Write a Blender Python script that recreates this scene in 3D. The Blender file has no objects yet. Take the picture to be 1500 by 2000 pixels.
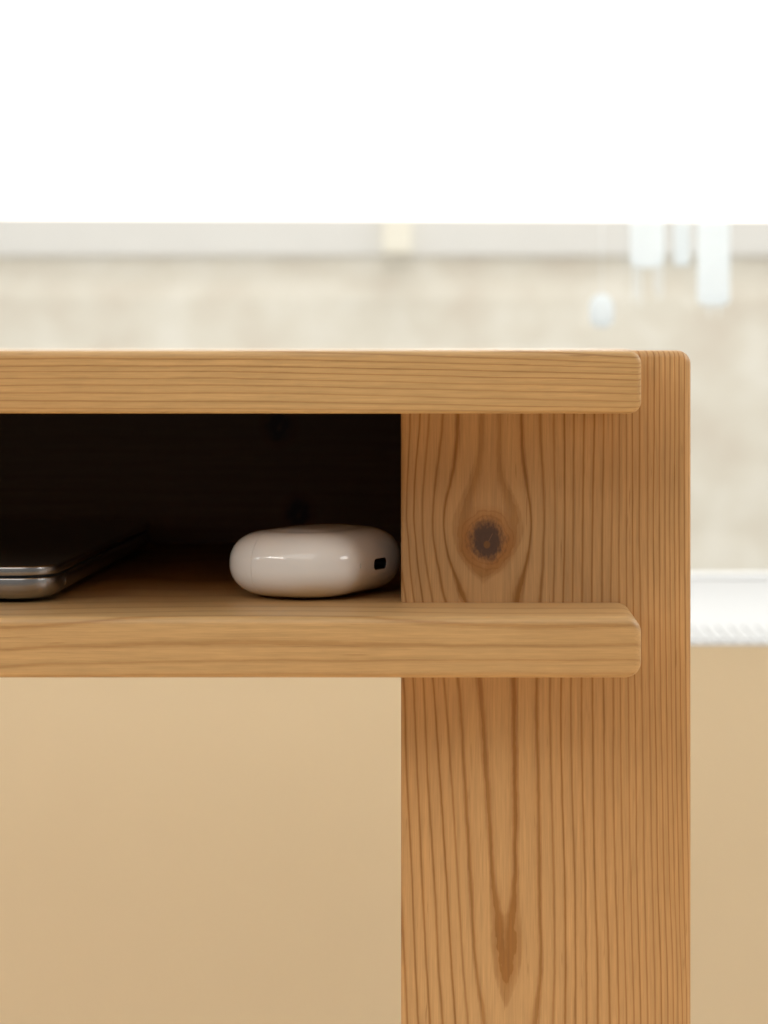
import bpy, bmesh, math, random
import numpy as np

random.seed(7)
np.random.seed(7)
scene = bpy.context.scene
col = scene.collection

# ------------------------------------------------------------------ camera
FPX = 5080.0            # focal length in pixels of the 1500-pixel-wide photograph
PX0, PY0 = 870.0, 676.0  # where the optical axis meets the photograph
S0 = 0.749              # camera to the front edge of the boards
ZC = 0.7414             # camera height; the desk top is at 0.740

cam_d = bpy.data.cameras.new('camera')
cam = bpy.data.objects.new('camera', cam_d)
col.objects.link(cam)
cam.location = (0, -S0, ZC)
cam.rotation_euler = (math.radians(90), 0, 0)
cam_d.sensor_fit = 'HORIZONTAL'
cam_d.sensor_width = 36
cam_d.lens = 36 * FPX / 1500
cam_d.shift_x = -(PX0 - 750) / 1500
cam_d.shift_y = -(1000 - PY0) / 1500
cam_d.clip_start = 0.01
cam_d.clip_end = 200
cam_d.dof.use_dof = True
cam_d.dof.focus_distance = 0.777
cam_d.dof.aperture_fstop = 22.0
scene.camera = cam

# ------------------------------------------------------------------ light
world = bpy.data.worlds.new('World')
scene.world = world
world.use_nodes = True
bg = world.node_tree.nodes['Background']
bg.inputs['Color'].default_value = (1.0, 0.96, 0.91, 1)
bg.inputs['Strength'].default_value = 0.17


def area(name, loc, target, sx, sy, energy, color):
    d = bpy.data.lights.new(name, 'AREA')
    d.shape = 'RECTANGLE'
    d.size, d.size_y = sx, sy
    d.energy = energy
    d.color = color
    o = bpy.data.objects.new(name, d)
    col.objects.link(o)
    o.location = loc
    dx, dy, dz = (target[i] - loc[i] for i in range(3))
    o.rotation_euler = (math.atan2(math.hypot(dx, dy), -dz), 0, math.atan2(-dx, dy))
    return o


area('room_daylight', (-0.7, -1.6, 2.35), (0, 0, 0.66), 3.0, 1.5, 27, (1.0, 0.97, 0.93))
area('room_window_strip', (-1.75, -1.5, 1.70), (0, 0, 0.68), 0.9, 0.08, 7, (1.0, 0.97, 0.93))
patch = area('floor_bounce_lamp', (-0.1, -0.95, 2.5), (-0.1, -0.95, 0.0), 0.7, 0.5, 8.0, (1.0, 0.97, 0.93))  # added unseen lamp; its floor patch bounces warm light under the boards
patch.data.spread = math.radians(25)
area('window_daylight_right', (2.0, -0.20, 1.90), (0, 0.1, 0.66), 1.4, 1.3, 41, (1.0, 0.98, 0.95))
area('window_daylight_left', (-2.2, -0.25, 1.90), (0, 0.1, 0.66), 1.4, 1.3, 46, (1.0, 0.98, 0.95))
area('outdoor_daylight', (0.2, 2.6, 3.4), (0.0, 2.9, 0.6), 5.0, 2.4, 112, (1.0, 0.985, 0.96))
area('outdoor_sky', (0.0, 4.0, 2.9), (0.0, 0.5, 0.95), 4.5, 1.6, 560, (0.97, 0.985, 1.0))

scene.view_settings.view_transform = 'Standard'
scene.view_settings.look = 'None'
scene.view_settings.exposure = 0
scene.view_settings.gamma = 1
scene.view_settings.use_curve_mapping = False
scene.cycles.max_bounces = 10
scene.cycles.diffuse_bounces = 6
scene.cycles.transparent_max_bounces = 12
scene.cycles.caustics_reflective = False
scene.cycles.caustics_refractive = False
scene.cycles.use_denoising = True


# ------------------------------------------------------------------ helpers
def P(px, py, s):
    """photograph pixel at distance s -> X, Z"""
    return (px - PX0) * s / FPX, ZC - (py - PY0) * s / FPX


def link(name, me, mat=None, parent=None, smooth=True):
    o = bpy.data.objects.new(name, me)
    col.objects.link(o)
    if mat:
        me.materials.append(mat)
    if parent:
        o.parent = parent
    if smooth:
        me.polygons.foreach_set('use_smooth', [True] * len(me.polygons))
    return o


def tag(o, label=None, cat=None, group=None, kind=None):
    if label:
        o['label'] = label
    if cat:
        o['category'] = cat
    if group:
        o['group'] = group
    if kind:
        o['kind'] = kind
    return o


def empty(name, loc, rz=0):
    o = bpy.data.objects.new(name, None)
    col.objects.link(o)
    o.location = loc
    o.rotation_euler = (0, 0, rz)
    o.empty_display_size = 0.05
    return o


def axis_coords(a, b, r, pieces):
    """sorted coordinates from a to b, dense within the rounded ends; pieces = [(upto, step)]"""
    out = list(np.linspace(a, a + 2 * r, 9))
    x = a + 2 * r
    for upto, step in pieces:
        upto = min(upto, b - 2 * r)
        if upto - x > step * 0.5:
            n = max(1, int(round((upto - x) / step)))
            out += list(np.linspace(x, upto, n + 1)[1:])
            x = upto
    if b - 2 * r - x > 1e-6:
        n = max(1, int(round((b - 2 * r - x) / pieces[-1][1])))
        out += list(np.linspace(x, b - 2 * r, n + 1)[1:])
    out += list(np.linspace(b - 2 * r, b, 9)[1:])
    return np.array(out)


def rounded_board(name, xs, ys, zs, r1, r2, ring_fn=None, seed=3, strong=None):
    """box on a lattice; corners of its front outline rounded by r1, all edges by r2"""
    nx, ny, nz = len(xs), len(ys), len(zs)
    I, J, K = np.meshgrid(np.arange(nx), np.arange(ny), np.arange(nz), indexing='ij')
    surf = (I == 0) | (I == nx - 1) | (J == 0) | (J == ny - 1) | (K == 0) | (K == nz - 1)
    ids = -np.ones((nx, ny, nz), dtype=np.int64)
    ids[surf] = np.arange(surf.sum())
    p = np.stack([xs[I[surf]], ys[J[surf]], zs[K[surf]]], 1)
    rc = max(r1 - r2, 0.0)
    lo = np.array([xs[0], zs[0]]) + r1
    hi = np.array([xs[-1], zs[-1]]) - r1
    p2 = p[:, [0, 2]]
    core = np.clip(p2, lo, hi)
    d = p2 - core
    L = np.linalg.norm(d, axis=1)
    sc = np.where(L > rc, rc / np.maximum(L, 1e-12), 1.0)
    q2 = core + d * sc[:, None]
    qy = np.clip(p[:, 1], ys[0] + r2, ys[-1] - r2)
    q = np.stack([q2[:, 0], qy, q2[:, 1]], 1)
    dd = p - q
    dl = np.linalg.norm(dd, axis=1)
    v = q + dd / np.maximum(dl, 1e-12)[:, None] * r2
    faces = []

    def quads(A, flip):
        a, b, c, e = A[:-1, :-1].ravel(), A[1:, :-1].ravel(), A[1:, 1:].ravel(), A[:-1, 1:].ravel()
        f = np.stack([a, b, c, e], 1)
        faces.append(f[:, ::-1] if flip else f)
    quads(ids[:, 0, :], False)
    quads(ids[:, -1, :], True)
    quads(ids[0, :, :], True)
    quads(ids[-1, :, :], False)
    quads(ids[:, :, 0], True)
    quads(ids[:, :, -1], False)
    F = np.concatenate(faces)
    me = bpy.data.meshes.new(name)
    me.vertices.add(len(v))
    me.vertices.foreach_set('co', v.ravel())
    me.loops.add(F.size)
    me.loops.foreach_set('vertex_index', F.ravel())
    me.polygons.add(len(F))
    me.polygons.foreach_set('loop_start', np.arange(0, F.size, 4))
    me.polygons.foreach_set('loop_total', np.full(len(F), 4))
    me.update(calc_edges=True)
    me.validate()
    if ring_fn is not None:
        at = me.attributes.new('ring', 'FLOAT', 'POINT')
        g = ring_fn(v)
        at.data.foreach_set('value', g.astype(np.float32))
        k = np.round(g).astype(int)
        rng = np.random.RandomState(seed)
        tab = rng.uniform(0.74, 1.10, 400)
        st = tab[np.mod(k, 400)]
        for ring, val in (strong or {}).items():
            st = np.where(k == ring, val, st)
        at = me.attributes.new('late', 'FLOAT', 'POINT')
        at.data.foreach_set('value', st.astype(np.float32))
    return me


def box_mesh(name, x0, x1, y0, y1, z0, z1, bev=0.0, seg=2):
    bm = bmesh.new()
    bmesh.ops.create_cube(bm, size=1)
    for v in bm.verts:
        v.co = (x0 + (v.co.x + .5) * (x1 - x0), y0 + (v.co.y + .5) * (y1 - y0), z0 + (v.co.z + .5) * (z1 - z0))
    if bev:
        bmesh.ops.bevel(bm, geom=bm.edges[:], offset=bev, segments=seg, affect='EDGES', profile=0.5)
    me = bpy.data.meshes.new(name)
    bm.to_mesh(me)
    bm.free()
    return me


def contour(a, b, R, d, n=24):
    """rounded rectangle, half sides a, b, corner radius R, inset by d"""
    a2, b2 = a - d, b - d
    r = max(R - d, 0.0006)
    r = min(r, a2, b2)
    pts = []
    for cx, cy, t0 in ((a2 - r, b2 - r, 0), (-(a2 - r), b2 - r, 90), (-(a2 - r), -(b2 - r), 180), (a2 - r, -(b2 - r), 270)):
        for k in range(n + 1):
            t = math.radians(t0 + 90 * k / n)
            pts.append((cx + r * math.cos(t), cy + r * math.sin(t)))
    return pts


def pillow(name, a, b, R, profile, n=24):
    """stack of rounded-rectangle contours, profile = [(inset, z)] from bottom to top"""
    bm = bmesh.new()
    rings = []
    for d, z in profile:
        rings.append([bm.verts.new((x, y, z)) for x, y in contour(a, b, R, d, n)])
    m = len(rings[0])
    for A, B in zip(rings[:-1], rings[1:]):
        for k in range(m):
            bm.faces.new((A[k], A[(k + 1) % m], B[(k + 1) % m], B[k]))
    bm.faces.new(rings[0][::-1])
    bm.faces.new(rings[-1])
    bmesh.ops.recalc_face_normals(bm, faces=bm.faces[:])
    me = bpy.data.meshes.new(name)
    bm.to_mesh(me)
    bm.free()
    return me


# ------------------------------------------------------------------ materials
class NT:
    def __init__(self, name):
        self.m = bpy.data.materials.new(name)
        self.m.use_nodes = True
        self.t = self.m.node_tree
        self.b = self.t.nodes['Principled BSDF']

    def n(self, kind, **kw):
        x = self.t.nodes.new(kind)
        for k, v in kw.items():
            setattr(x, k, v)
        return x

    def put(self, sock, val):
        if hasattr(val, 'is_output') or isinstance(val, bpy.types.NodeSocket):
            self.t.links.new(val, sock)
        else:
            sock.default_value = val

    def math(self, op, a, b=0.0, c=0.0, clamp=False):
        x = self.n('ShaderNodeMath', operation=op, use_clamp=clamp)
        for s, v in zip(x.inputs, (a, b, c)):
            self.put(s, v)
        return x.outputs[0]

    def ramp(self, fac, stops, interp='LINEAR'):
        x = self.n('ShaderNodeValToRGB')
        x.color_ramp.interpolation = interp
        e = x.color_ramp.elements
        while len(e) < len(stops):
            e.new(0.5)
        for el, (p, c) in zip(e, stops):
            el.position = p
            el.color = (c, c, c, 1) if not hasattr(c, '__len__') else (*c, 1)
        self.put(x.inputs[0], fac)
        return x.outputs[0]

    def noise(self, vec, scale, detail=2, rough=0.5):
        x = self.n('ShaderNodeTexNoise')
        x.inputs['Scale'].default_value = scale
        x.inputs['Detail'].default_value = detail
        x.inputs['Roughness'].default_value = rough
        self.put(x.inputs['Vector'], vec)
        return x.outputs[0]

    def scaled(self, vec, sc):
        x = self.n('ShaderNodeMapping')
        x.inputs['Scale'].default_value = sc
        self.put(x.inputs['Vector'], vec)
        return x.outputs[0]

    def mix(self, fac, a, b, blend='MIX'):
        x = self.n('ShaderNodeMix', data_type='RGBA', blend_type=blend)
        x.clamp_factor = True
        self.put(x.inputs[0], fac)
        for s, v in ((x.inputs[6], a), (x.inputs[7], b)):
            if isinstance(v, tuple):
                v = (*v, 1) if len(v) == 3 else v
            self.put(s, v)
        return x.outputs[2]

    def smooth(self, v, lo, hi):
        x = self.n('ShaderNodeMapRange', interpolation_type='SMOOTHSTEP')
        self.put(x.inputs[0], v)
        x.inputs[1].default_value = lo
        x.inputs[2].default_value = hi
        return x.outputs[0]

    def coords(self):
        return self.n('ShaderNodeTexCoord').outputs['Object']


def wood(name, early, late, contrast, axis, wobble=0.07, rough=0.46, knots=(), sharp=0.9, warm=0.25):
    """solid pine: 'ring' attribute counts growth rings, dark latewood ends each ring"""
    w = NT(name)
    co = w.coords()
    # stretch along the grain
    fib = [900, 900, 900]
    fib[axis] = 22
    fib2 = [2400, 2400, 2400]
    fib2[axis] = 90
    wv = [55, 55, 55]
    wv[axis] = 45
    lo = [14, 14, 14]
    lo[axis] = 5
    n_f = w.noise(w.scaled(co, tuple(fib)), 1.0, 3, 0.6)
    n_g = w.noise(w.scaled(co, tuple(fib2)), 1.0, 2, 0.6)
    n_w = w.noise(w.scaled(co, tuple(wv)), 1.0, 2, 0.55)
    fw = [700, 700, 700]
    fw[axis] = 260
    n_w2 = w.noise(w.scaled(co, tuple(fw)), 1.0, 2, 0.5)
    n_l = w.noise(w.scaled(co, tuple(lo)), 1.0, 3, 0.5)
    ring = w.n('ShaderNodeAttribute', attribute_name='ring').outputs['Fac']
    ring = w.math('ADD', ring, w.math('MULTIPLY', w.math('SUBTRACT', n_w, 0.5), wobble))
    ring = w.math('ADD', ring, w.math('MULTIPLY', w.math('SUBTRACT', n_w2, 0.5), 0.08))
    ring = w.math('ADD', ring, w.math('MULTIPLY', w.math('SUBTRACT', n_f, 0.5), 0.07))
    fr = w.math('FRACT', w.math('ADD', ring, 100.06))
    # latewood darkness over one ring
    band = w.ramp(fr, [(0.0, 0.75 * sharp), (0.045, 0.55), (0.13, 0.06), (0.40, 0.0), (0.68, 0.05), (0.83, 0.26), (0.92, 0.92), (1.0, 0.98)])
    strength = w.n('ShaderNodeAttribute', attribute_name='late').outputs['Fac']
    along = w.noise(w.scaled(co, tuple(9 if i == axis else 160 for i in range(3))), 1.0, 2)
    strength = w.math('MULTIPLY', strength, w.math('MULTIPLY_ADD', along, 0.6, 0.70))
    fac = w.math('MULTIPLY', w.math('MULTIPLY', band, strength), contrast, clamp=True)
    base = w.mix(fac, early, late)
    # broad tint drift and fibre streaks
    pink = tuple(c * k for c, k in zip(early, (0.98, 0.86, 0.74)))
    base = w.mix(w.math('MULTIPLY', w.smooth(n_l, 0.35, 0.7), warm * 2), base, w.mix(fac, pink, late))
    streak = w.math('MULTIPLY_ADD', w.math('SUBTRACT', n_f, 0.5), 0.52, 1.0)
    streak = w.math('MULTIPLY', streak, w.math('MULTIPLY_ADD', w.math('SUBTRACT', n_g, 0.5), 0.45, 1.0))
    # sparse resin dashes
    dash_v = w.noise(w.scaled(co, tuple(60 if i == axis else 1100 for i in range(3))), 1.0, 1)
    dash = w.smooth(dash_v, 0.715, 0.80)
    cc = w.n('ShaderNodeCombineColor')
    for i in range(3):
        w.put(cc.inputs[i], streak)
    base = w.mix(1.0, base, cc.outputs[0], 'MULTIPLY')
    base = w.mix(w.math('MULTIPLY', dash, 0.45), base, tuple(c * 0.8 for c in late))
    sep = w.n('ShaderNodeSeparateXYZ')
    w.put(sep.inputs[0], co)
    for (kx, kz, s, tall) in knots:
        nk = w.noise(w.scaled(co, (260, 260, 260)), 1.0, 3, 0.6)
        nk2 = w.noise(w.scaled(co, (1500, 300, 700)), 1.0, 2, 0.6)
        dx = w.math('MULTIPLY', w.math('SUBTRACT', sep.outputs[0], kx), 1 / s)
        dz = w.math('MULTIPLY', w.math('SUBTRACT', sep.outputs[2], kz), 1 / (s * tall))
        up = w.math('SUBTRACT', dz, 0.03)
        d = w.math('SQRT', w.math('ADD', w.math('MULTIPLY', dx, dx), w.math('MULTIPLY', up, up)))
        d = w.math('ADD', d, w.math('MULTIPLY', w.math('SUBTRACT', nk, 0.5), 0.28))
        halo = w.smooth(d, 1.16, 0.66)
        base = w.mix(w.math('MULTIPLY', halo, 0.58), base, (late[0] * 1.35, late[1] * 1.2, late[2] * 1.15))
        rr = w.math('FRACT', w.math('MULTIPLY_ADD', d, 6.5, 0.2))
        rl = w.ramp(rr, [(0, 0.0), (0.5, 0.0), (0.8, 1.0), (1.0, 0.1)])
        rl = w.math('MULTIPLY', rl, w.math('MULTIPLY', w.smooth(d, 1.05, 0.85), 0.30))
        base = w.mix(rl, base, (late[0] * 0.75, late[1] * 0.6, late[2] * 0.5))
        dk = w.math('MULTIPLY', w.smooth(w.math('ADD', d, w.math('MULTIPLY', w.math('SUBTRACT', nk2, 0.5), 0.44)), 0.78, 0.32), 0.90)
        base = w.mix(dk, base, (0.048, 0.026, 0.021))
        # pith and its small check
        pz = w.math('ADD', dz, 0.10)
        pd = w.math('SQRT', w.math('ADD', w.math('MULTIPLY', dx, dx), w.math('MULTIPLY', pz, pz)))
        base = w.mix(w.math('MULTIPLY', w.smooth(pd, 0.135, 0.085), 0.6), base, (late[0] * 0.9, late[1] * 0.9, late[2]))
        ca = w.math('SUBTRACT', w.math('MULTIPLY', dx, 0.86), w.math('MULTIPLY', pz, 0.51))
        al = w.math('ADD', w.math('MULTIPLY', dx, 0.51), w.math('MULTIPLY', pz, 0.86))
        ck = w.math('MULTIPLY', w.smooth(w.math('ABSOLUTE', ca), 0.022, 0.010),
                    w.math('MULTIPLY', w.smooth(al, 0.10, 0.12), w.smooth(al, 0.40, 0.36)))
        base = w.mix(w.math('MULTIPLY', ck, 0.40), base, (0.26, 0.12, 0.06))
    w.put(w.b.inputs['Base Color'], base)
    w.put(w.b.inputs['Roughness'], w.math('MULTIPLY_ADD', n_f, 0.18, rough - 0.09))
    w.b.inputs['Specular IOR Level'].default_value = 0.42
    h = w.math('ADD', w.math('MULTIPLY', n_f, 0.6), w.math('ADD', w.math('MULTIPLY', n_g, 0.4), w.math('MULTIPLY', fac, 0.5)))
    bp = w.n('ShaderNodeBump')
    bp.inputs['Strength'].default_value = 0.22
    bp.inputs['Distance'].default_value = 0.00012
    w.put(bp.inputs['Height'], h)
    w.t.links.new(bp.outputs[0], w.b.inputs['Normal'])
    return w.m


def plain(name, color, rough=0.5, metallic=0.0, spec=0.5, mottle=0.0, mscale=8.0, bump=0.0, bscale=300.0):
    w = NT(name)
    w.b.inputs['Roughness'].default_value = rough
    w.b.inputs['Metallic'].default_value = metallic
    w.b.inputs['Specular IOR Level'].default_value = spec
    co = w.coords()
    n = w.noise(co, mscale, 4, 0.55)
    k = w.math('MULTIPLY_ADD', w.math('SUBTRACT', n, 0.5), mottle * 2, 1.0)
    cc = w.n('ShaderNodeCombineColor')
    for i in range(3):
        w.put(cc.inputs[i], w.math('MULTIPLY', k, color[i]))
    w.put(w.b.inputs['Base Color'], cc.outputs[0])
    if bump:
        bp = w.n('ShaderNodeBump')
        bp.inputs['Strength'].default_value = 0.3
        bp.inputs['Distance'].default_value = bump
        w.put(bp.inputs['Height'], w.noise(co, bscale, 3))
        w.t.links.new(bp.outputs[0], w.b.inputs['Normal'])
    return w.m


def translucent(name, color, share):
    w = NT(name)
    w.t.nodes.remove(w.b)
    out = w.t.nodes['Material Output']
    d = w.n('ShaderNodeBsdfDiffuse')
    t = w.n('ShaderNodeBsdfTranslucent')
    co = w.coords()
    weave = w.math('MULTIPLY_ADD', w.noise(w.scaled(co, (900, 900, 250)), 1.0, 2), 0.04, 0.98)
    cc = w.n('ShaderNodeCombineColor')
    for i in range(3):
        w.put(cc.inputs[i], w.math('MULTIPLY', weave, color[i]))
    w.put(d.inputs[0], cc.outputs[0])
    w.put(t.inputs[0], cc.outputs[0])
    mx = w.n('ShaderNodeMixShader')
    mx.inputs[0].default_value = share
    w.t.links.new(d.outputs[0], mx.inputs[1])
    w.t.links.new(t.outputs[0], mx.inputs[2])
    w.t.links.new(mx.outputs[0], out.inputs[0])
    return w.m


def window_glass(name):
    w = NT(name)
    w.t.nodes.remove(w.b)
    out = w.t.nodes['Material Output']
    tr = w.n('ShaderNodeBsdfTransparent')
    tr.inputs[0].default_value = (0.985, 0.99, 0.985, 1)
    gl = w.n('ShaderNodeBsdfGlossy')
    gl.inputs['Roughness'].default_value = 0.02
    fn = w.n('ShaderNodeFresnel')
    fn.inputs[0].default_value = 1.5
    mx = w.n('ShaderNodeMixShader')
    w.t.links.new(fn.outputs[0], mx.inputs[0])
    w.t.links.new(tr.outputs[0], mx.inputs[1])
    w.t.links.new(gl.outputs[0], mx.inputs[2])
    w.t.links.new(mx.outputs[0], out.inputs[0])
    return w.m


# ------------------------------------------------------------------ the setting
S_WALL = 1.50
Y_WALL = S_WALL - S0
Z_SILL = P(0, 1258, S_WALL)[1]
m_wall = plain('tan_wall_paint', (0.685, 0.595, 0.435), 0.75, spec=0.25, mottle=0.03, mscale=5, bump=0.0004, bscale=250)
m_white = plain('white_paint', (0.42, 0.42, 0.418), 0.4, spec=0.4, mottle=0.012, mscale=12)
m_floor = plain('floor_boards', (0.84, 0.66, 0.44), 0.5, mottle=0.06, mscale=3)
m_ground = plain('pale_paving', (0.24, 0.235, 0.225), 0.8, mottle=0.1, mscale=2)

tag(link('floor', box_mesh('floor', -2.2, 2.2, -3.2, Y_WALL, -0.05, 0.0), m_floor, smooth=False), kind='structure')
tag(link('ground', box_mesh('ground', -6, 6, Y_WALL + 0.48, 9, -0.06, -0.01), m_ground, smooth=False), kind='structure')
tag(link('wall', box_mesh('wall', -2.2, 2.2, Y_WALL, Y_WALL + 0.470, 0.0, Z_SILL - 0.0009), m_wall, smooth=False), kind='structure')

# window sill with a slatted vent along its front
sill = empty('window_sill', (0, Y_WALL, Z_SILL))
tag(sill, 'white window sill above the tan wall with a slatted vent strip', 'window sill')
link('sill_board', box_mesh('sill_board', -2.2, 2.2, 0.0010, 0.469, -0.0009, 0.0), m_white, sill, smooth=False)
slat_me = box_mesh('slat', -0.0024, 0.0024, 0.012, 0.090, -0.0005, 0.0010, 0.0003, 1)
slat_me.materials.append(m_white)
for k in range(96):
    o = bpy.data.objects.new('slat', slat_me)
    col.objects.link(o)
    o.parent = sill
    o.location = (-0.32 + k * 0.0080, 0, 0)

# window: white frame, one pane
win = empty('window', (0, Y_WALL + 0.422, Z_SILL))
tag(win, 'white framed window with clear glass above the sill', 'window')
RAIL = 0.0007
link('bottom_rail', box_mesh('bottom_rail', -1.3, 1.3, 0.0, 0.045, 0.0, RAIL, 0.0002, 1), m_white, win, smooth=False)
link('top_rail', box_mesh('top_rail', -1.3, 1.3, 0.0, 0.045, 1.25, 1.30, 0.0015), m_white, win, smooth=False)
for sx in (-1, 1):
    link('stile', box_mesh('stile', sx * 1.3 - 0.025, sx * 1.3 + 0.025, 0.001, 0.044, 0.0, 1.30, 0.0015), m_white, win, smooth=False)
link('glass_pane', box_mesh('glass_pane', -1.28, 1.28, 0.020, 0.024, RAIL - 0.0003, 1.255), window_glass('window_glass'), win, smooth=False)

# pale building across the way
S_B = 5.0
YB = S_B - S0
m_stucco = NT('stucco')
co = m_stucco.coords()
nA = m_stucco.noise(m_stucco.scaled(co, (7, 7, 8)), 1.0, 4, 0.6)
nB = m_stucco.noise(co, 60, 3)
m_stucco.put(m_stucco.b.inputs['Base Color'], m_stucco.ramp(nA, [(0.32, (0.64, 0.575, 0.485)), (0.5, (0.705, 0.66, 0.57)), (0.68, (0.77, 0.735, 0.66))]))
m_stucco.b.inputs['Roughness'].default_value = 0.9
bp = m_stucco.n('ShaderNodeBump')
bp.inputs['Distance'].default_value = 0.001
m_stucco.put(bp.inputs['Height'], nB)
m_stucco.t.links.new(bp.outputs[0], m_stucco.b.inputs['Normal'])
m_band = plain('pale_band_render', (0.625, 0.61, 0.58), 0.85, mottle=0.05, mscale=4)
m_cream = plain('cream_render', (0.74, 0.70, 0.60), 0.85, mottle=0.02)
bld = empty('building', (0, YB, 0))
tag(bld, 'pale beige rendered building seen out of focus through the window', 'building')
zl = P(0, 503, S_B)[1]
link('wall', box_mesh('building_wall', -6, 6, 0.0, 0.4, -0.01, zl + 0.02), m_stucco.m, bld, smooth=False)
link('ledge', box_mesh('ledge', -6, 6, -0.009, 0.39, zl, zl + 0.16, 0.006), m_band, bld, smooth=False)
link('upper_wall', box_mesh('upper_wall', -6, 6, 0.001, 0.38, zl + 0.158, zl + 3.4), m_stucco.m, bld, smooth=False)
xa = P(748, 0, S_B)[0]
xb = P(804, 0, S_B)[0]
link('bracket', box_mesh('bracket', xa, xb, -0.03, -0.008, zl + 0.006, zl + 0.13, 0.004), m_cream, bld, smooth=False)

# ------------------------------------------------------------------ pine desk
def interp_lines(y, table):
    """table {y: [x...]}: positions of every line at height y (np array) -> (n, lines)"""
    ys = np.array(sorted(table))
    vals = np.array([table[k] for k in ys], dtype=float)
    # smooth (monotone cubic-like) interpolation: cosine eased between traced heights would kink; use Catmull-Rom
    out = np.empty((len(y), vals.shape[1]))
    yy = np.clip(y, ys[0], ys[-1])
    i = np.clip(np.searchsorted(ys, yy, side='right') - 1, 0, len(ys) - 2)
    h = (ys[i + 1] - ys[i]).astype(float)
    t = (yy - ys[i]) / h
    slope = np.zeros_like(vals)
    dlt = np.diff(vals, axis=0) / np.diff(ys)[:, None]
    slope[0], slope[-1] = dlt[0], dlt[-1]
    slope[1:-1] = 0.5 * (dlt[:-1] + dlt[1:])
    t2, t3 = t * t, t * t * t
    out = ((2 * t3 - 3 * t2 + 1)[:, None] * vals[i] + ((t3 - 2 * t2 + t) * h)[:, None] * slope[i]
           + (-2 * t3 + 3 * t2)[:, None] * vals[i + 1] + ((t3 - t2) * h)[:, None] * slope[i + 1])
    return out


L = lambda *a: [780 + v / 5 for v in a]
R = lambda *a: [1060 + v / 5 for v in a]
LEFT = {  # lines 0..7 left of the heart, measured along the face of the leg
    690: L(548, 412, 280, 196, 104, 30, -55, -140),
    830: L(545, 405, 272, 190, 95, 20, -60, -140),
    880: L(530, 375, 250, 165, 85, 10, -60, -140),
    940: L(480, 340, 225, 140, 70, 0, -70, -140),
    980: L(437, 322, 215, 135, 65, -5, -75, -140),
    1020: L(425, 315, 215, 135, 65, -5, -75, -140),
    1050: L(435, 320, 220, 150, 80, 5, -70, -140),
    1090: L(470, 350, 240, 165, 92, 18, -60, -130),
    1115: L(510, 375, 258, 178, 100, 28, -50, -125),
    1160: L(570, 410, 298, 210, 125, 50, -35, -110),
    1177: L(605, 435, 310, 222, 140, 60, -25, -100),
    1260: L(697, 505, 375, 277, 187, 98, 10, -70),
    1345: L(755, 565, 430, 325, 230, 130, 42, -45),
    1520: L(815, 615, 495, 385, 265, 170, 65, -20),
    1720: L(880, 670, 560, 450, 330, 210, 115, 15),
    1880: L(915, 720, 605, 495, 365, 250, 145, 45),
    1935: L(975, 755, 628, 515, 387, 267, 158, 56),
    1970: L(1038, 780, 642, 527, 400, 277, 165, 62),
    2200: L(1040, 900, 740, 610, 480, 350, 230, 120),
    2600: L(1040, 980, 820, 690, 560, 430, 310, 200),
}
RT = {
    830: R(122, 222, 315, 415, 515, 605, 690, 755, 825, 880, 955, 1035, 1095, 1145, 1200, 1250, 1295, 1335, 1390, 1440),
    1020: R(130, 225, 305, 400, 495, 592, 685, 755, 825, 885, 950, 1035, 1085, 1145, 1200, 1245, 1290, 1335, 1390, 1440),
    1160: R(115, 210, 300, 395, 490, 592, 675, 755, 828, 890, 960, 1038, 1092, 1148, 1203, 1250, 1298, 1340, 1395, 1445),
    1345: R(85, 190, 283, 390, 497, 605, 700, 765, 845, 907, 975, 1052, 1100, 1158, 1215, 1262, 1303, 1350, 1407, 1455),
    1520: R(95, 197, 293, 397, 503, 613, 697, 773, 853, 918, 988, 1062, 1117, 1175, 1227, 1272, 1315, 1360, 1415, 1463),
    1720: R(122, 227, 322, 425, 520, 632, 720, 793, 867, 928, 1000, 1080, 1128, 1192, 1245, 1292, 1335, 1380, 1440, 1485),
    1880: R(130, 235, 330, 435, 547, 655, 742, 812, 885, 950, 1020, 1098, 1157, 1220, 1275, 1315, 1352, 1403, 1450, 1495),
    1980: R(118, 230, 328, 437, 548, 665, 753, 825, 900, 965, 1033, 1107, 1165, 1230, 1283, 1325, 1370, 1412, 1462, 1505),
    2600: R(110, 228, 330, 442, 555, 672, 760, 832, 907, 972, 1040, 1114, 1172, 1237, 1290, 1332, 1377, 1419, 1469, 1512),
}
R01 = {690: L(1213, 1392), 830: L(1215, 1395), 880: L(1227, 1405), 940: L(1260, 1422), 980: L(1285, 1428), 1020: L(1295, 1428), 1060: L(1285, 1420),
       1100: L(1262, 1418), 1160: L(1210, 1398), 1177: L(1200, 1393), 1260: L(1172, 1375), 1345: L(1155, 1362), 1520: L(1165, 1380),
       1720: L(1165, 1392), 1880: L(1185, 1405), 1935: L(1115, 1392), 1970: L(1042, 1380), 2600: L(1042, 1300)}
M1L = {690: L(775), 830: L(770), 880: L(755), 940: L(670), 980: L(585), 1020: L(515), 1050: L(520), 1090: L(600), 1115: L(690), 1138: L(815), 2600: L(1000)}
M1R = {690: L(1000), 830: L(1008), 900: L(1012), 940: L(1050), 980: L(1150), 1020: L(1203), 1050: L(1200), 1090: L(1090), 1115: L(980), 1138: L(820), 2600: L(1000)}
CEN = {690: L(895), 830: L(895), 980: L(870), 1060: L(850), 1138: L(817), 1200: L(860), 1345: L(955), 1520: L(990), 1720: L(1020), 1880: L(1040), 1970: L(1040), 2600: L(1040)}
GCY = [600, 700, 1080, 1100, 1138, 1158, 1200, 1700, 1765, 1790, 1900, 1965, 2000, 2300, 2900, 5000]
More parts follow.
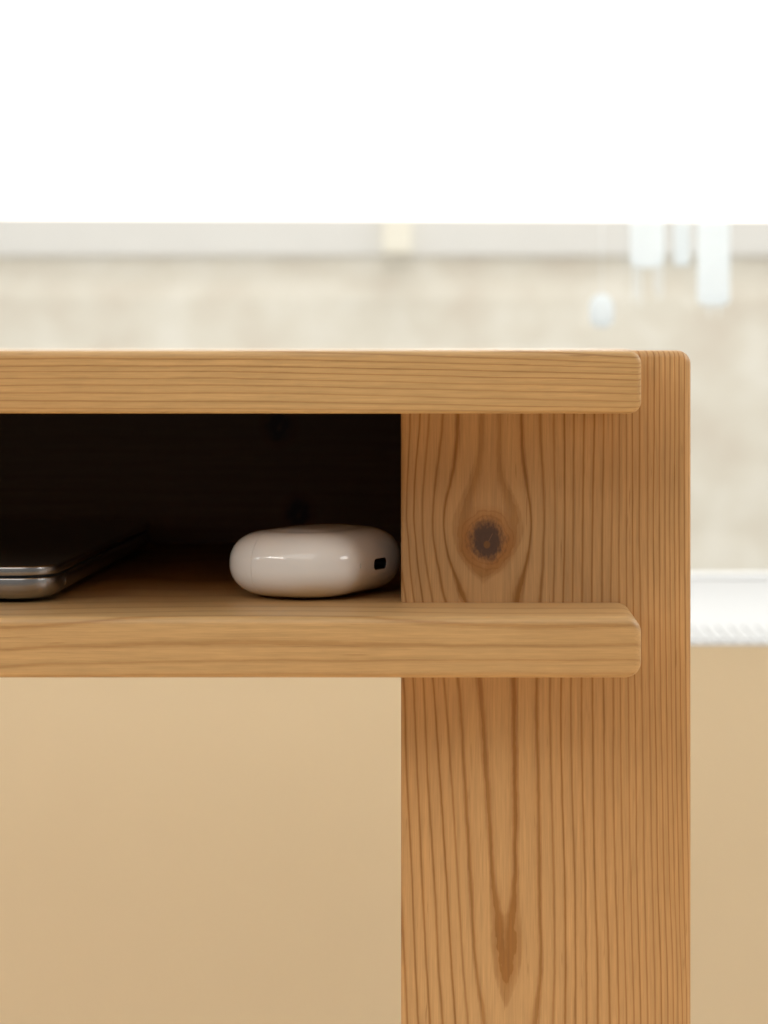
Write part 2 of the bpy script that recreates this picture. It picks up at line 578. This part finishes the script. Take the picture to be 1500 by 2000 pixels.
GCV = [-1.40, -1.40, -1.40, -1.22, -1.01, -0.72, -0.62, -0.52, -0.32, -0.20, -0.12, -0.005, 0.14, 0.45, 0.8, 2.5]

S_LEG = 0.7912
Y_LEG = S_LEG - S0


def leg_ring(v):
    # pixel coordinates on the leg face; deeper wood is the same rings swung round the heart
    px = PX0 + v[:, 0] * FPX / S_LEG + (v[:, 1] - Y_LEG) * 1000 * 3.0
    py = PY0 - (v[:, 2] - ZC) * FPX / S_LEG
    yy = np.clip(py, 690, 2600)
    order = np.argsort(yy)
    left = interp_lines(yy, LEFT)
    r01 = interp_lines(yy, R01)
    rt = interp_lines(yy, RT)
    m1l, m1r = interp_lines(yy, M1L)[:, 0], interp_lines(yy, M1R)[:, 0]
    c = interp_lines(yy, CEN)[:, 0]
    gc = np.interp(py, GCY, GCV)
    g = np.empty(len(px))
    for side in (0, 1):
        sel = (px <= c) if side == 0 else (px > c)
        if side == 0:
            lines = left
            m1 = m1l
        else:
            lines = np.concatenate([r01, rt], axis=1)
            m1 = m1r
        idx = np.nonzero(sel)[0]
        d = np.abs(px[idx] - c[idx])
        D = np.abs(lines[idx] - c[idx, None])
        D = np.maximum.accumulate(D + np.arange(D.shape[1])[None, :] * 1e-3, axis=1)
        D1 = np.abs(m1[idx] - c[idx])
        has1 = gc[idx] < -1.0
        has0 = gc[idx] < 0.0
        nodesD = [np.zeros(len(idx))]
        nodesG = [gc[idx]]
        nodesD.append(np.where(has1, np.minimum(D1, D[:, 0] * 0.98), 0.0))
        nodesG.append(np.where(has1, -1.0, gc[idx]))
        for k in range(D.shape[1]):
            if k == 0:
                nodesD.append(np.where(has0, D[:, 0], 0.0))
                nodesG.append(np.where(has0, 0.0, gc[idx]))
            else:
                nodesD.append(D[:, k])
                nodesG.append(np.maximum(np.full(len(idx), float(k)), gc[idx]))
        ND = np.maximum.accumulate(np.stack(nodesD, 1), axis=1)
        NG = np.stack(nodesG, 1)
        j = np.clip((ND <= d[:, None]).sum(1) - 1, 0, ND.shape[1] - 1)
        last = j >= ND.shape[1] - 1
        j2 = np.minimum(j + 1, ND.shape[1] - 1)
        ar = np.arange(len(idx))
        w = ND[ar, j2] - ND[ar, j]
        t = np.where(w > 1e-6, (d - ND[ar, j]) / np.maximum(w, 1e-6), 0)
        val = NG[ar, j] + np.clip(t, 0, 1) * (NG[ar, j2] - NG[ar, j])
        val = np.where(last, NG[ar, -1] + (d - ND[ar, -1]) / (11.0 if side else 20.0), val)
        g[idx] = val
    return g


TOPL = {  # lines across the front edge of the top board: {px: [py...]}
    -6000: [-70, -5, 60, 135, 205, 255, 322, 390, 470, 550, 620, 680],
    -200: [-65, -5, 55, 137, 207, 262, 325, 392, 474, 545, 620, 685],
    0: [-60, -5, 55, 140, 210, 260, 328, 395, 472, 545, 618, 685],
    150: [-60, -5, 52, 133, 205, 258, 322, 390, 470, 550, 620, 685],
    300: [-60, -5, 56, 140, 207, 258, 328, 393, 475, 555, 625, 688],
    400: [-60, -3, 60, 140, 205, 255, 322, 392, 470, 552, 622, 688],
    600: [-45, 10, 78, 148, 218, 275, 345, 405, 478, 560, 630, 695],
    750: [-30, 30, 93, 165, 233, 290, 358, 425, 497, 577, 638, 700],
    900: [-10, 52, 120, 182, 245, 307, 380, 440, 520, 585, 645, 705],
    960: [0, 65, 130, 190, 255, 318, 383, 447, 525, 597, 655, 712],
    1110: [20, 85, 155, 205, 270, 323, 392, 460, 540, 605, 660, 716],
    1240: [60, 122, 185, 218, 290, 343, 410, 480, 553, 610, 665, 720],
    1400: [110, 160, 215, 250, 310, 360, 425, 495, 565, 620, 672, 725],
}
SHELFL = {
    -6000: [-150, 20, 240, 500, 660, 785, 900],
    -200: [-60, 150, 360, 560, 715, 800, 900],
    0: [-90, 110, 328, 540, 700, 790, 900],
    100: [-130, 80, 300, 517, 682, 787, 900],
    180: [-170, 40, 258, 509, 674, 782, 900],
    300: [-200, -10, 195, 493, 660, 773, 890],
    450: [-230, -40, 165, 491, 645, 772, 885],
    600: [-220, -40, 170, 490, 642, 771, 885],
    700: [-200, -20, 205, 500, 642, 771, 885],
    780: [-180, 10, 262, 502, 641, 770, 885],
    960: [-150, 60, 318, 500, 637, 763, 880],
    1100: [-150, 60, 318, 496, 636, 763, 880],
    1250: [-150, 60, 305, 492, 635, 765, 880],
    1400: [-150, 60, 295, 490, 634, 766, 880],
}


def board_ring(table, ytop, tilt, curve):
    def fn(v):
        px = PX0 + v[:, 0] * FPX / S0
        py = PY0 - (v[:, 2] - ZC) * FPX / S0
        depth = v[:, 1] * 1000
        cy = (py - ytop) * 5 + depth * tilt + curve * depth * depth
        lines = interp_lines(px, table)
        g = np.empty(len(px))
        n = lines.shape[1]
        j = (lines <= cy[:, None]).sum(1) - 1
        ar = np.arange(len(px))
        j0 = np.clip(j, 0, n - 2)
        a, b = lines[ar, j0], lines[ar, j0 + 1]
        g = j0 + (cy - a) / np.maximum(b - a, 1)
        return g
    return fn


SRGB = lambda r, g, b: tuple(((c / 255 + 0.055) / 1.055) ** 2.4 for c in (r, g, b))
kx, kz = P(951, 1057, S_LEG)
KS = 58 * S_LEG / FPX
m_leg = wood('pine_leg', (0.462, 0.274, 0.117), (0.245, 0.102, 0.019), 0.92, 2, wobble=0.10, knots=[(kx, kz, KS, 1.16)], warm=0.3)
m_leg_plain = wood('pine_leg_clear', (0.462, 0.274, 0.117), (0.245, 0.102, 0.019), 0.92, 2, wobble=0.10)
m_top = wood('pine_top', (0.438, 0.274, 0.115), (0.262, 0.128, 0.037), 0.80, 0, wobble=0.12, warm=0.22)
m_shelf = wood('pine_shelf', (0.432, 0.270, 0.116), (0.262, 0.128, 0.038), 0.62, 0, wobble=0.22, warm=0.25, sharp=0.8)
m_back = wood('pine_back_shaded', (0.26, 0.145, 0.065), (0.17, 0.08, 0.03), 0.25, 0, wobble=0.2,  # darker than the other pine: shade of the interior put into the colour
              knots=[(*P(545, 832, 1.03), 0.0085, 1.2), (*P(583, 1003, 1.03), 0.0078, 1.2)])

DEPTH = 0.300
X_END = P(1253, 0, S0)[0]
X_L0, X_L1 = P(783, 0, S_LEG)[0], P(1350, 0, S_LEG)[0]
X_LEFT = -1.10
Z_TOP = 0.7400
Z_S1 = P(0, 1205, S0)[1]
Z_S0 = P(0, 1325, S0)[1]
Z_T0 = P(0, 808, S0)[1]
LEG_T = 0.020

desk = empty('desk', (0, 0, 0))
tag(desk, 'pale pine desk with an open shelf under its top and a knotty upright leg', 'desk')

xs = axis_coords(X_LEFT, X_END, 0.0034, [(-0.16, 0.02), (X_END, 0.004)])
ys = axis_coords(0.0, DEPTH, 0.002, [(0.05, 0.003), (DEPTH, 0.012)])
zs = axis_coords(Z_T0, Z_TOP, 0.002, [(Z_TOP, 0.0007)])
link('top_board', rounded_board('top_board', xs, ys, zs, 0.0036, 0.0016, board_ring(TOPL, 675, 9.0, 0.02)), m_top, desk)
zs = axis_coords(Z_S0, Z_S1, 0.002, [(Z_S1, 0.0007)])
xs = axis_coords(X_LEFT, X_END, 0.0042, [(-0.16, 0.02), (X_END, 0.004)])
link('shelf_board', rounded_board('shelf_board', xs, ys, zs, 0.0046, 0.0022, board_ring(SHELFL, 1165, -16.0, 0.05), seed=8), m_shelf, desk)

xs = axis_coords(X_L0, X_L1, 0.0022, [(X_L1, 0.0007)])
ys = axis_coords(Y_LEG, Y_LEG + LEG_T, 0.0022, [(Y_LEG + LEG_T, 0.002)])
zs = axis_coords(0.0, Z_TOP + 0.00012, 0.0022, [(0.50, 0.012), (Z_TOP, 0.0008)])
leg_me = rounded_board('leg', xs, ys, zs, 0.0042, 0.0021, leg_ring, seed=5, strong={-1: 0.72, 0: 1.10, 1: 0.95})
# the lower left edge is only eased, so both long edges read crisp
leg = link('leg', leg_me, m_leg, desk)
leg['label'] = 'front leg with a dark round knot'
clear_me = leg_me.copy()
clear_me.materials.clear()
clear_me.materials.append(m_leg_plain)
for dx, dy in ((0.0, DEPTH - Y_LEG - LEG_T - 0.018), (X_LEFT + 0.02 - X_L0, 0.0), (X_LEFT + 0.02 - X_L0, DEPTH - Y_LEG - LEG_T - 0.018)):
    o = bpy.data.objects.new('leg', clear_me)
    col.objects.link(o)
    o.parent = desk
    o.location = (dx, dy, 0)


def flat_ring(v):
    return v[:, 2] * 1000 / 5.2 + np.sin(v[:, 0] * 9) * 0.6 + v[:, 1] * 60


YB0 = 1.030 - S0
xs = axis_coords(X_LEFT + 0.03, X_END - 0.002, 0.001, [(X_END, 0.01)])
ys = axis_coords(YB0, YB0 + 0.012, 0.001, [(1, 0.004)])
zs = axis_coords(Z_S1 - 0.002, Z_T0 + 0.002, 0.001, [(1, 0.0015)])
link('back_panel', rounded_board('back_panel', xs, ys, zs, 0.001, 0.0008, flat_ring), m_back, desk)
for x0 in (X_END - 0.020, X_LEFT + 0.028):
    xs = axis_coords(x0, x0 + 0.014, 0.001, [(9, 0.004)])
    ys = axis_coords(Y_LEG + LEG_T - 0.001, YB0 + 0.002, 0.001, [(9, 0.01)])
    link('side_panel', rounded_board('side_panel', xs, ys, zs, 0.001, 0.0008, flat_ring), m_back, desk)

# ------------------------------------------------------------------ laptop
m_alu = plain('space_grey_aluminium', (0.50, 0.49, 0.48), 0.27, metallic=1.0, mottle=0.02, mscale=400, bump=0.00001, bscale=4000)
m_gap = plain('black_gasket', (0.012, 0.012, 0.013), 0.6)
m_rub = plain('black_rubber', (0.02, 0.02, 0.02), 0.7)
XR = P(133, 0, 0.795)[0]
lap = empty('laptop', (XR - 0.152, Y_LEG + 0.1075, Z_S1), math.radians(-1.75))
tag(lap, 'closed dark grey aluminium laptop lying on the desk shelf', 'laptop')
MM = 0.001


def prof(lst):
    return [(d * MM, z * MM) for d, z in lst]


base_p = [(4.6 - 4.6 * math.sin(t), 1.0 + 4.4 * (1 - math.cos(t))) for t in np.linspace(0.0, math.pi / 2, 9)]
base_p = [(9.0, 0.95)] + base_p + [(0.0, 7.3), (0.12, 7.62), (0.5, 7.78)]
link('base', pillow('base', 0.152, 0.1075, 0.0120, prof(base_p)), m_alu, lap)
link('gasket', pillow('gasket', 0.152, 0.1075, 0.0120, prof([(0.9, 7.6), (0.9, 8.6)])), m_gap, lap)
lid_p = [(0.5, 8.42), (0.12, 8.55), (0.0, 8.85), (0.0, 10.7), (0.18, 11.1), (0.6, 11.28), (1.4, 11.3)]
link('lid', pillow('lid', 0.152, 0.1075, 0.0120, prof(lid_p)), m_alu, lap)
foot_me = pillow('foot', 0.008, 0.008, 0.008, prof([(0.3, 0.0), (0.0, 0.3), (0.0, 1.2)]), 8)
foot_me.materials.append(m_rub)
for sx in (-1, 1):
    for sy in (-1, 1):
        o = bpy.data.objects.new('foot', foot_me)
        col.objects.link(o)
        o.parent = lap
        o.location = (sx * 0.130, sy * 0.088, 0)
m_port = plain('port_black', (0.01, 0.01, 0.011), 0.35)
jack = pillow('audio_jack', 0.0021, 0.0021, 0.0021, prof([(0.0, -0.6), (0.0, 0.03), (0.35, 0.06), (0.5, -0.3)]), 8)
o = link('audio_jack', jack, m_alu, lap)
o.rotation_euler = (0, math.radians(90), 0)
o.location = (0.1520, -0.088, 0.0058)
for f in jack.polygons:
    f.use_smooth = False

# ------------------------------------------------------------------ earphone charging case
m_plastic = NT('gloss_white_plastic')
m_plastic.b.inputs['Base Color'].default_value = (0.92, 0.90, 0.855, 1)
m_plastic.b.inputs['Roughness'].default_value = 0.20
m_plastic.b.inputs['Specular IOR Level'].default_value = 0.5
pc = m_plastic.coords()
sm = m_plastic.smooth(m_plastic.noise(m_plastic.scaled(pc, (140, 140, 140)), 1.0, 4, 0.65), 0.60, 0.78)
m_plastic.put(m_plastic.b.inputs['Base Color'], m_plastic.mix(m_plastic.math('MULTIPLY', sm, 0.10), (0.92, 0.90, 0.855), (0.45, 0.42, 0.38)))
m_plastic.put(m_plastic.b.inputs['Roughness'], m_plastic.math('MULTIPLY_ADD', m_plastic.noise(pc, 220, 3), 0.08, 0.07))

CA, CB, CR, CT = 0.0226, 0.0303, 0.0205, 0.0212
S_CASE = 0.819
XC = P(452, 0, S_CASE)[0] + 0.0267
case = empty('earphone_case', (XC, S_CASE - S0, Z_S1), math.radians(155))
tag(case, 'small glossy white earphone charging case lying on the desk shelf beside the leg', 'earphone case')
H = CT / 2
side = []
for t in np.linspace(0, math.pi / 2, 22):
    c_, s_ = math.cos(t) ** (2 / 2.25), math.sin(t) ** (2 / 2.25)
    side.append((0.0125 * (1 - c_), (H - 0.0006) * s_))     # (inset, height over the middle)
dome = [(0.0145, H - 0.00035), (0.0170, H - 0.0001), (0.0195, H)]
full = side + dome
profile = [(d, H - z) for d, z in full[::-1]] + [(d, H + z) for d, z in full[1:]]
whole = pillow('case_whole', CA, CB, CR, profile, 28)
SEAM = CA - 0.0158


def cut(name, me, x, keep_above, port=False):
    bm = bmesh.new()
    bm.from_mesh(me)
    geom = bm.verts[:] + bm.edges[:] + bm.faces[:]
    res = bmesh.ops.bisect_plane(bm, geom=geom, plane_co=(x, 0, 0), plane_no=(1, 0, 0),
                                 clear_inner=keep_above, clear_outer=not keep_above)
    edges = [e for e in res['geom_cut'] if isinstance(e, bmesh.types.BMEdge)]
    f = bmesh.ops.holes_fill(bm, edges=edges)['faces']
    # ease the rim of the cut
    bmesh.ops.recalc_face_normals(bm, faces=bm.faces[:])
    out = bpy.data.meshes.new(name)
    bm.to_mesh(out)
    bm.free()
    return out


lid_me = cut('lid', whole, SEAM + 0.00007, True)
body_me = cut('body', whole, SEAM - 0.00007, False)


def pill(name, w, h, x0, x1, n=8):
    """stadium prism along x, centred on y=0, z=0"""
    bm = bmesh.new()
    r = min(w, h) * 0.46
    pts = []
    for cy, cz, t0 in ((w / 2 - r, h / 2 - r, 0), (-(w / 2 - r), h / 2 - r, 90), (-(w / 2 - r), -(h / 2 - r), 180), (w / 2 - r, -(h / 2 - r), 270)):
        for k in range(n + 1):
            t = math.radians(t0 + 90 * k / n)
            pts.append((cy + r * math.cos(t), cz + r * math.sin(t)))
    A = [bm.verts.new((x0, y, z)) for y, z in pts]
    B = [bm.verts.new((x1, y, z)) for y, z in pts]
    m = len(pts)
    for k in range(m):
        bm.faces.new((A[k], A[(k + 1) % m], B[(k + 1) % m], B[k]))
    bm.faces.new(A[::-1])
    bm.faces.new(B)
    bmesh.ops.recalc_face_normals(bm, faces=bm.faces[:])
    me = bpy.data.meshes.new(name)
    bm.to_mesh(me)
    bm.free()
    return me


PORT_Z = H - 0.0003


def bored(me, cutters):
    """subtract prisms from a mesh and return the new mesh"""
    tmp = bpy.data.objects.new('tmp', me)
    col.objects.link(tmp)
    cs = []
    for cme, loc, rz in cutters:
        c = bpy.data.objects.new('cutter', cme)
        col.objects.link(c)
        c.location = loc
        c.rotation_euler = (0, 0, rz)
        cs.append(c)
        md = tmp.modifiers.new('b', 'BOOLEAN')
        md.object = c
        md.operation = 'DIFFERENCE'
        md.solver = 'EXACT'
    dg = bpy.context.evaluated_depsgraph_get()
    dg.update()
    out = bpy.data.meshes.new_from_object(tmp.evaluated_get(dg))
    for o_ in cs + [tmp]:
        bpy.data.objects.remove(o_)
    return out


a_h = math.radians(8)
hole_loc = (-CA + 0.0005, 0.0132, H)
body_me = bored(body_me, [(pill('c1', 0.0090, 0.0035, -CA - 0.002, -CA + 0.0035), (0, 0, PORT_Z), 0.0),
                          (pill('c2', 0.0006, 0.0016, -0.003, 0.0012), hole_loc, -a_h)])
body_me.name = 'body'
body = link('body', body_me, m_plastic.m, case)
lid = link('lid', lid_me, m_plastic.m, case)
for me_ in (body_me, lid_me):
    me_.set_sharp_from_angle(angle=math.radians(38))
o = link('charging_port', pill('charging_port', 0.00905, 0.00355, -CA + 0.0030, -CA + 0.0036), m_port, case, smooth=False)
o.location = (0, 0, PORT_Z)
m_ring = plain('port_metal', (0.10, 0.10, 0.10), 0.3, metallic=1.0)
# metal liner of the port
bm = bmesh.new()
lin_a = pill('la', 0.0090, 0.0035, 0, 1)
pa = [(v.co.y, v.co.z) for v in lin_a.vertices if v.co.x < 0.5]
bpy.data.meshes.remove(lin_a)
loops = []
for xq, k in ((-CA + 0.0002, 1.0), (-CA + 0.0002, 0.90), (-CA + 0.0031, 0.88)):
    loops.append([bm.verts.new((xq, y - math.copysign(min(abs(y), 0.00035 * (k < 1)), y), z * k)) for y, z in pa])
m_ = len(pa)
for A, B in zip(loops[:-1], loops[1:]):
    for k in range(m_):
        bm.faces.new((A[k], A[(k + 1) % m_], B[(k + 1) % m_], B[k]))
bmesh.ops.recalc_face_normals(bm, faces=bm.faces[:])
me = bpy.data.meshes.new('port_liner')
bm.to_mesh(me)
bm.free()
lo_ = link('port_liner', me, m_ring, o, smooth=False)
tg = link('contact_tongue', box_mesh('contact_tongue', -CA + 0.0009, -CA + 0.0032, -0.0031, 0.0031, -0.00035, 0.00035, 0.0001, 1), m_port, o, smooth=False)

# ------------------------------------------------------------------ roller blind and added shapes for window glows
m_blind = translucent('white_blind_cloth', (0.93, 0.93, 0.92), 0.85)
m_strip = translucent('white_glow_cloth', (0.90, 0.935, 0.95), 0.64)  # for the added shapes that replace glows in the glass
S_BL = 1.075
zb = P(0, 435.5, S_BL)[1]
bl = empty('roller_blind', (0, S_BL - S0, zb))
tag(bl, 'white roller blind pulled part way down over the window', 'blind')
bl.rotation_euler = (0, math.radians(0.17), 0)
link('cloth', box_mesh('cloth', -1.25, 1.25, -0.0002, 0.0002, 0.0, 1.02), m_blind, bl, smooth=False)
bm = bmesh.new()
bmesh.ops.create_cone(bm, cap_ends=True, segments=24, radius1=0.018, radius2=0.018, depth=2.54)
me = bpy.data.meshes.new('roller')
bm.to_mesh(me)
bm.free()
o = link('roller', me, m_white, bl)
o.rotation_euler = (0, math.radians(90), 0)
o.location = (0, 0.017, 1.03)

S_ST = 1.885
ztop = Z_SILL + 1.252


def strip(x0, x1, ybot, label, dy=0.0, glow_tails=()):  # added cloth shape in place of a soft white glow in the glass
    s = S_ST + dy
    a, b = P(x0, 0, s)[0], P(x1, 0, s)[0]
    z0 = P(0, ybot, s)[1]
    e = empty('glow_strip', ((a + b) / 2, s - S0, z0))
    tag(e, label, 'hanging strip', 'added shapes for white glows in the window')
    w = (b - a) / 2
    bm = bmesh.new()
    n = 10
    pts = [(-w, 0.09)] + [(w * math.cos(math.pi + math.pi * k / n), w * 0.35 + w * 0.35 * math.sin(math.pi + math.pi * k / n)) for k in range(n + 1)] + [(w, 0.09)]
    fr = [bm.verts.new((x, -0.0003 + 0.0009 * (x / w) ** 2, z)) for x, z in pts]
    bk = [bm.verts.new((x, 0.0003 + 0.0009 * (x / w) ** 2, z)) for x, z in pts]
    m = len(pts)
    bm.faces.new(fr)
    bm.faces.new(bk[::-1])
    for k in range(m):
        bm.faces.new((fr[k], bk[k], bk[(k + 1) % m], fr[(k + 1) % m]))
    bmesh.ops.recalc_face_normals(bm, faces=bm.faces[:])
    me = bpy.data.meshes.new('cloth')
    bm.to_mesh(me)
    bm.free()
    link('cloth', me, m_strip, e, smooth=False)
    link('added_cord', box_mesh('added_cord', -0.0002, 0.0002, -0.0002, 0.0002, 0.088, ztop - z0), m_strip, e, smooth=False)
    for fx0, fx1, fy, cnt in glow_tails:  # added threads for the faint tail below a glow
        bm = bmesh.new()
        for q in range(cnt):
            xq = P(fx0 + (fx1 - fx0) * (q + 0.5) / cnt, 0, s)[0] - (a + b) / 2
            zq = P(0, fy + random.uniform(-25, 12), s)[1] - z0
            mt = bmesh.ops.create_cube(bm, size=1)['verts']
            for v in mt:
                v.co = (xq + v.co.x * 0.0009, v.co.y * 0.0003, zq + (v.co.z + 0.5) * (w * 0.4 - zq))
        me = bpy.data.meshes.new('glow_tails')
        bm.to_mesh(me)
        bm.free()
        link('glow_tails', me, m_strip, e, smooth=False)
    return e


strip(1231, 1297, 524, 'short wide bright white strip standing in for a glow in the window', glow_tails=((1233, 1254, 600, 3), (1276, 1296, 592, 3)))
strip(1316, 1347, 520, 'narrow bright white strip standing in for a glow between two wider ones', 0.008)
strip(1362, 1426, 598, 'longest bright white strip standing in for a glow in the window', -0.006, glow_tails=((1370, 1420, 625, 5),))

s = S_ST - 0.012
xd, zd = P(1175, 607, s)
dr = empty('glow_drop', (xd, s - S0, zd - 0.0125))  # added shape in place of a small white glow in the glass
tag(dr, 'small bright white drop standing in for a lone lower glow in the window', 'window glow')
bm = bmesh.new()
prof_d = [(0.0, 0.0), (0.0030, 0.0005), (0.0048, 0.0022), (0.0054, 0.0050), (0.0054, 0.0090), (0.0048, 0.0120), (0.0030, 0.0143), (0.0006, 0.0152)]
rings = []
for r_, z_ in prof_d:
    rings.append([bm.verts.new((1.64 * r_ * math.cos(2 * math.pi * k / 20), r_ * 0.5 * math.sin(2 * math.pi * k / 20), 1.64 * z_)) for k in range(20)])
for A, B in zip(rings[:-1], rings[1:]):
    for k in range(20):
        bm.faces.new((A[k], A[(k + 1) % 20], B[(k + 1) % 20], B[k]))
bmesh.ops.remove_doubles(bm, verts=bm.verts[:], dist=1e-7)
bmesh.ops.recalc_face_normals(bm, faces=bm.faces[:])
me = bpy.data.meshes.new('drop')
bm.to_mesh(me)
bm.free()
link('drop', me, m_strip, dr)
link('added_cord', box_mesh('added_cord', -0.0002, 0.0002, -0.0002, 0.0002, 0.0246, ztop - (zd - 0.0125)), m_strip, dr, smooth=False)
